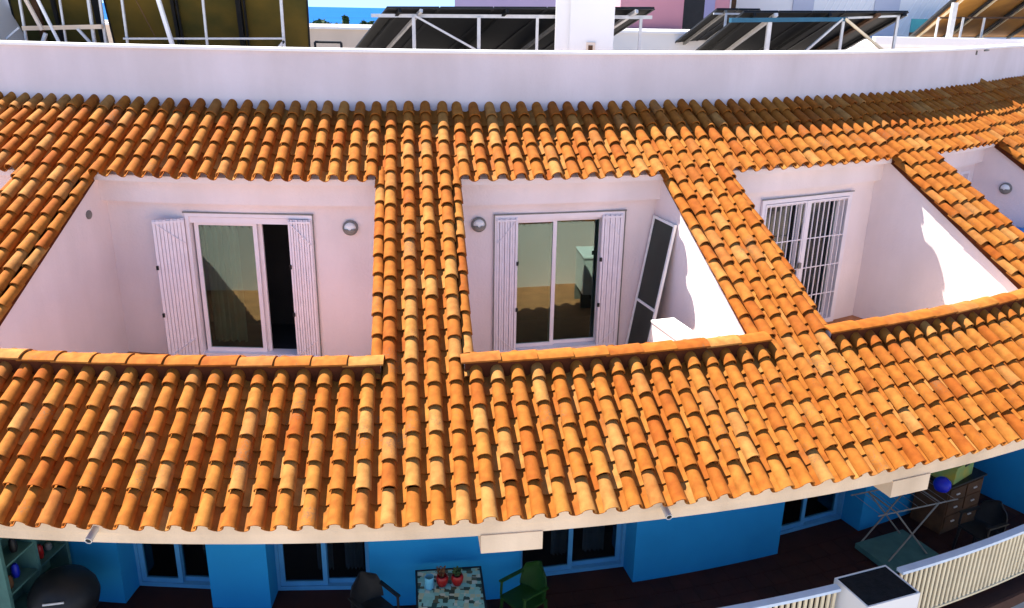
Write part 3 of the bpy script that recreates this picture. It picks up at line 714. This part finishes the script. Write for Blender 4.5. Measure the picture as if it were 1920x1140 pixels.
Tx = Tk @ Matrix.Translation((-.08, 0, .891)) @ Rz(8); t = thing('plastic_crate', 'yellow green plastic box on top of the dark cabinet', 'box', Tx.translation)
m_ = MB(); m_.box(-.3, .3, -.2, .2, 0, .26, Tx); ob('body', m_.mesh('body', M['yellow']), t)
m_ = MB(); m_.box(-.32, .32, -.22, .22, .26, .31, Tx); ob('lid', m_.mesh('lid', M['yellow']), t)
m_ = MB(); m_.box(-.07, .07, -.232, -.22, .265, .30, Tx); ob('latch', m_.mesh('latch', M['black']), t)
Tb = TR @ Matrix.Translation((.66, -.05, 1.0)); m_ = MB(); m_.lathe([(.03, -.0), (.10, .03), (.13, .10), (.12, .17), (.07, .22), (.02, .24)], None, 14, Tb)
single('plastic_bag', m_.mesh('plastic_bag', M['bbag'], True), 'bright blue plastic bag lying on the clothes airer', 'bag')

# ------------------------------------------------------------------ rooftop: solar arrays, chimney
ZR = -1.5
def V3(x, y, z): return Vector((x, y, z + H))
def array(name, label, cat, TL, TR, LL, n, under, posts, beam_z, beam_mat='steel', braces=(), rafters=(), group=None, ph=.05, post_w=.05, LR=None, rows=1, base=ZR):
    TL, TR, LL = V3(*TL), V3(*TR), V3(*LL); LR = V3(*LR) if LR else LL + (TR - TL)
    t = thing(name, label, cat, (TL + TR + LL + LR) / 4 * 1.0 + Vector((0, 0, -((TL + TR + LL + LR) / 4).z + base + H)), group)
    nn = (TR - TL).cross(LL - TL).normalized()
    if nn.z < 0: nn = -nn
    for i in range(n):
        for j in range(rows):
            a, b = (i + .012) / n, (i + 1 - .012) / n; c, d = (j + .006) / rows, (j + 1 - .006) / rows
            q = [TL.lerp(TR, u).lerp(LL.lerp(LR, u), v) for u, v in ((a, c), (b, c), (b, d), (a, d))]
            m_ = MB(); m_.add(q + [x + nn * .035 for x in q], [(0, 1, 2, 3), (0, 1, 5, 4), (1, 2, 6, 5), (2, 3, 7, 6), (3, 0, 4, 7)], 0); m_.add([x + nn * .035 for x in q], [(3, 2, 1, 0)], 1)
            pn = ob('panel', m_.mesh('panel', [M[under], M['pvf']]), t)
            m_ = MB()
            for k in range(4): m_.bar(q[k] - nn * .006, q[(k + 1) % 4] - nn * .006, .03, .012, nn)
            ob('panel_frame', m_.mesh('panel_frame', M['black']), pn)
    for u, mt, wd in rafters:
        m_ = MB(); m_.bar(TL.lerp(TR, u) - nn * .05, LL.lerp(LR, u) - nn * .05, wd, .06, nn); ob('rafter', m_.mesh('rafter', M[mt]), t)
    for (x, y, z, wd) in posts:
        m_ = MB(); m_.bar(V3(x, y, base), V3(x, y, z), wd, wd); ob('post', m_.mesh('post', M['steel']), t)
    for a, b, wd, mt in braces:
        m_ = MB(); m_.bar(V3(*a), V3(*b), wd, wd); ob('brace', m_.mesh('brace', M[mt]), t)
    return t
GP = 'solar arrays on the flat roof'
array('solar_array', 'black solar panel array on white posts beside the white chimney', 'solar panels', (-2.3, 15.5, 0.0), (2.43, 15.5, .07), (-3.75, 18.3, -1.22), 5, 'pv',
      [(-1.84, 15.62, -.14, .06), (-.68, 15.62, -.13, .06), (.36, 15.62, -.11, .05), (2.2, 15.62, -.09, .05)], 0,
      braces=[((-2.6, 15.66, -.135), (2.4, 15.66, -.08), .06, 'steel'), ((-1.82, 15.56, -.12), (-.6, 15.56, -.75), .035, 'steel'), ((-.6, 15.56, -.75), (.6, 15.56, -1.37), .035, 'steel')],
      rafters=[(.05, 'pv', .05), (.13, 'steel', .05), (.45, 'pv', .05), (.7, 'grey', .05), (.93, 'steel', .06)], group=GP)
array('solar_array', 'black solar panel array with dark blue top beam on tilted steel frame', 'solar panels', (4.24, 16.5, .04), (7.99, 18.0, .10), (3.7, 19.6, -1.1), 5, 'pv',
      [(4.84, 16.85, -.12, .08), (6.49, 17.5, -.06, .05), (7.78, 18.0, .02, .05)], 0,
      braces=[((4.0, 16.5, -.11), (6.55, 17.52, -.06), .08, 'blues'), ((6.45, 17.45, -.05), (5.6, 17.12, -.75), .04, 'steel'), ((6.5, 17.45, -.05), (7.5, 17.8, -.65), .045, 'baluster'), ((6.5, 17.55, -.04), (8.0, 18.1, .03), .04, 'steel')],
      rafters=[(.06, 'pv', .05), (.18, 'steel', .08), (.5, 'pv', .05), (.8, 'wood', .1), (.97, 'pv', .08)], group=GP)
array('solar_array', 'small black solar array in front of the white blocks beyond the blue-beamed array', 'solar panels', (4.75, 21, .10), (5.9, 21.4, .11), (4.35, 24.1, -.8), 2, 'pv',
      [(5.0, 21.1, .02, .05), (5.7, 21.35, .02, .05)], 0, rafters=[(.2, 'grey', .06), (.7, 'steel', .06)], braces=[((4.7, 21.1, 0), (5.9, 21.5, .01), .04, 'steel')], group=GP)
array('solar_collector', 'amber-backed solar collector rack with thick white post beside the white building', 'solar collector', (11.95, 23.4, .94), (17.6, 26.4, .94), (12.1, 27.0, -.58), 4, 'collr',
      [(11.95, 24.2, .40, .13), (11.62, 24.3, .02, .045), (12.45, 24.6, .02, .05), (13.2, 24.9, .02, .05)], 0,
      rafters=[(.0, 'black', .16), (.05, 'baluster', .06), (.24, 'black', .08), (.27, 'baluster', .05), (.5, 'black', .09), (.53, 'baluster', .05), (.76, 'black', .08)], braces=[((11.6, 24.3, .0), (15.5, 26.4, .05), .05, 'wood')], group=GP, base=-.75)
array('solar_collector', 'olive-backed solar collector on slim frame next to the open view of the sea', 'solar collector', (-6.95, 14.6, .9), (-3.46, 14.6, .95), (-7.6, 16.5, -1.25), 3, 'coll',
      [(-6.5, 14.5, .7, .035), (-5.15, 14.45, .7, .035), (-3.87, 14.45, .7, .04)], 0, LR=(-3.92, 16.5, -1.2),
      braces=[((-6.55, 14.48, -.56), (-3.85, 14.43, -.51), .03, 'steel'), ((-5.95, 14.4, .5), (-5.65, 14.4, -.95), .06, 'cap'), ((-6.4, 14.55, .3), (-6.1, 14.7, -.55), .015, 'wood'), ((-3.86, 14.45, -.55), (-4.2, 14.45, -.9), .04, 'steel')],
      rafters=[(.34, 'black', .05), (.36, 'black', .03), (.66, 'black', .08), (.69, 'black', .03)], group=GP)
array('solar_collector', 'dark olive solar collector with tangled braces beside white stair block', 'solar collector', (-8.75, 15.0, .9), (-7.2, 15.0, .9), (-9.45, 16.6, -1.25), 2, 'coll',
      [(-8.3, 14.7, .7, .035), (-7.62, 14.68, .7, .03), (-7.13, 14.66, .7, .045), (-6.98, 14.75, .6, .04)], 0, LR=(-7.75, 16.6, -1.25),
      braces=[((-8.3, 14.66, -.43), (-6.95, 14.64, -.38), .07, 'fascia'), ((-8.25, 14.6, .3), (-7.95, 14.6, -.45), .05, 'beige'), ((-8.05, 14.62, .3), (-7.6, 14.62, -.95), .04, 'cap'), ((-7.35, 14.6, -.42), (-7.0, 14.6, -.85), .04, 'steel'), ((-7.9, 14.6, -.5), (-8.1, 14.6, -.9), .05, 'steel'), ((-8.35, 14.64, -.42), (-8.6, 14.64, -.6), .03, 'steel')],
      rafters=[(.97, 'black', .12), (.3, 'wood', .1), (.5, 'black', .06)], group=GP)
# chimney
t = thing('chimney', 'plain white square chimney rising behind the parapet with a small brown vent', 'chimney', V3(1.2, 15.3, ZR))
m_ = MB(); Tc = Matrix.Translation(V3(1.20, 15.35, 0)) @ Rz(-2); m_.prism([(-.38, ZR), (-.38, .34), (.38, .34), (.38, ZR)], -.28, .47, Tc)
m_.prism([(-.30, ZR), (-.30, .34), (.3, .34), (.3, ZR)], -.53, -.28, Tc); ob('chimney_shaft', m_.mesh('chimney_shaft', M['plain']), t)
m_ = MB(); m_.box(-.56, .5, -.42, .42, .34, .38, Tc); ob('chimney_cap', m_.mesh('chimney_cap', M['plain']), t)
m_ = MB(); m_.box(.01, .16, -.405, -.38, -.66, -.50, Tc); v_ = ob('vent_box', m_.mesh('vent_box', M['beige']), t)
m_ = MB(); m_.box(.045, .12, -.412, -.405, -.64, -.55, Tc); ob('vent_hole', m_.mesh('vent_hole', M['wood']), v_)
# black rail pipe
m_ = MB(); a = [V3(-3.62, 15.6, -.60), V3(-3.15, 15.6, -.60), V3(-3.13, 15.6, -1.5)]; m_.tube(a[0], a[1], .022, 8); m_.tube(a[1], a[2], .022, 8); m_.tube(a[0], V3(-3.62, 15.6, -1.5), .022, 8)
single('pipe_rail', m_.mesh('pipe_rail', M['black'], True), 'thin black pipe hoop beside the olive collector and beige wall', 'pipe')

# ------------------------------------------------------------------ neighbouring blocks behind the roof
def block(name, label, x0, x1, y0, y1, ztop, m, zb=-H, extra=None, rz=0):
    t = thing(name, label, 'building', V3((x0 + x1) / 2, (y0 + y1) / 2, zb))
    T = Matrix.Translation(V3((x0 + x1) / 2, (y0 + y1) / 2, 0)) @ Rz(rz); hx, hy = (x1 - x0) / 2, (y1 - y0) / 2
    q = MB(); q.box(-hx, hx, -hy, hy, zb, ztop, T); ob('wall', q.mesh('wall', M[m]), t)
    q = MB(); rect_frame(q, T @ Matrix(((1, 0, 0, 0), (0, 0, 1, 0), (0, 1, 0, 0), (0, 0, 0, 1))), -hx - .05, hx + .05, -hy - .05, hy + .05, .2, ztop, ztop + .06); ob('coping', q.mesh('coping', M['cap']), t)
    return t, T, hx, hy
block('roof_stair_block', 'white stair block next to the dark olive collector', -13.5, -9.12, 15.3, 18.0, 2.6, 'plain', ZR)
block('low_wall_block', 'low beige walled block in front of the sea', -14.0, -4.05, 24, 28, -.58, 'beige')
block('low_wall_block', 'low white block adjoining the low beige walled block', -3.98, -.2, 24.1, 28, -.60, 'plain')
block('low_wall_block', 'low white walled block below the pink building', 2.2, 5.5, 24, 27.5, -.54, 'plain')
t, T, hx, hy = block('pink_building', 'pink rendered building with tall dark opening', 3.5, 7.2, 30, 36, 5, 'pink')
q = MB(); q.box(hx - 1.55, hx - .85, -hy - .012, -hy, -2, 2.3, T); ob('black_opening_sheet', q.mesh('black_opening_sheet', M['black']), t)  # black sheet on the wall paints the shade inside the opening
q = MB(); q.box(hx - .85, hx - .5, -hy - .016, -hy, -2, 2.6, T); ob('lavender_pier', q.mesh('lavender_pier', M['lav']), t)
q = MB(); q.box(-hx - .02, hx - 1.6, -hy - .3, -hy, -.62, -.52, T); ob('ledge', q.mesh('ledge', M['wood']), t)
block('lavender_building', 'pale lavender building far behind the chimney', -3.2, 2.9, 45, 52, 5, 'lav')
t, T, hx, hy = block('white_building', 'long white building with grey pilasters and ribbed panels', 6.9, 24, 32, 40, 5, 'plain')
for x0, x1 in ((1.1 - hx + 1.0, 3.0 - hx), (5.5 - hx + .1, 7.1 - hx)):
    pass
for a_, b_ in ((3.05, 3.8), (6.0, 6.9)):
    q = MB(); q.box(-hx + a_, -hx + b_, -hy - .06, -hy, -2, 4, T); ob('pilaster', q.mesh('pilaster', M['pilaster']), t)
for a_ in (3.85, 6.95):
    for k in range(9):
        q = MB(); q.bar(T @ Vector((-hx + a_ + k * .23, -hy - .01, -.6)), T @ Vector((-hx + a_ + k * .23 + 1.0, -hy - .01, 1.6)), .03, .03); ob('panel_rib', q.mesh('panel_rib', M['cap']), t)
q = MB(); q.box(-hx + .05, -hx + .75, -hy - .35, -hy, -1, 2.5, T); ob('service_box', q.mesh('service_box', M['cap']), t)
q = MB(); q.box(-hx + .25, -hx + .6, -hy - .362, -hy - .35, .22, .8, T); sg = ob('notice_plate', q.mesh('notice_plate', M['yellow']), t)
q = MB(); q.box(-hx + .75, -hx + 1.0, -hy - .05, -hy, -1, 2.5, T); ob('brown_post', q.mesh('brown_post', M['wood']), t)
q = MB(); q.box(-hx + 6.9, -hx + 9.0, -hy - 1.2, -hy - 1.16, -.5, -.05, T); q.box(-hx + 6.9, -hx + 9.0, -hy - 1.2, -hy - 1.16, -.62, -.5, T, 1); ob('balcony_screen', q.mesh('balcony_screen', [mat('teal_cloth', (.05, .25, .28)), M['wood']]), t)
t, T, hx, hy = block('flat_roofed_block', 'low white flat-roofed block carrying the amber collector rack', 9.6, 22, 23.3, 33, -.75, 'plain')
q = MB(); q.box(-hx - .06, hx, -hy - .06, -hy + .16, -.69, -.50, T); ob('roof_upstand', q.mesh('roof_upstand', M['plain']), t)

# distant trees by the sea
def tree(x, y, zt, wd, conical, label, seed):
    rr = random.Random(seed); t = thing('seaside_tree', label, 'tree', V3(x, y, -H), 'trees silhouetted against the sea')
    h_ = zt + H; m_ = MB(); m_.tube(V3(x, y, -H), V3(x, y, zt - h_ * .25), .3, 8, .12)
    for k in range(5): a = rr.uniform(0, 6.3); m_.tube(V3(x, y, zt - h_ * rr.uniform(.3, .5)), V3(x + wd * .4 * cos(a), y + wd * .4 * sin(a), zt - h_ * .18), .09, 5, .04)
    ob('trunk', m_.mesh('trunk', M['bark']), t)
    m_ = MB()
    for i in range(900):
        u = rr.random()
        if conical: rmax = wd * .5 * (1 - u) ** .8 + .1; zz = zt - h_ * .55 * (1 - u)
        else: rmax = wd * .5 * math.sqrt(max(0, 1 - (2 * u - 1) ** 2)); zz = zt - h_ * .38 * (1 - u)
        a = rr.uniform(0, 6.3); d = rmax * math.sqrt(rr.random()); d *= 1 + .25 * sin(a * 3 + u * 9)
        c = V3(x + d * cos(a), y + d * sin(a), zz); q = Vector((rr.gauss(0, 1), rr.gauss(0, 1), rr.gauss(0, 1))) * .22; e = Vector((rr.gauss(0, 1), rr.gauss(0, 1), rr.gauss(0, 1))) * .16
        m_.add([c - q, c + e, c + q, c - e], [(0, 1, 2, 3)])
    ob('crown', m_.mesh('crown', M['leaf']), t)
tree(-27.0, 120, -1.9, 4.2, False, 'broad dark tree against the sea nearest the olive collector', 1)
tree(-25.0, 122, -2.35, 2.4, False, 'low bushy tree between broad tree and pointed conifer', 2)
tree(-23.5, 120, -1.25, 2.2, True, 'pointed dark conifer standing against the sea', 3)
tree(-21.1, 121, -1.95, 1.5, False, 'small round tree near the black solar array edge', 4)
tree(-20.1, 121, -2.0, 1.5, False, 'small round tree touching the black solar array edge', 5)

sc.render.engine = 'CYCLES'
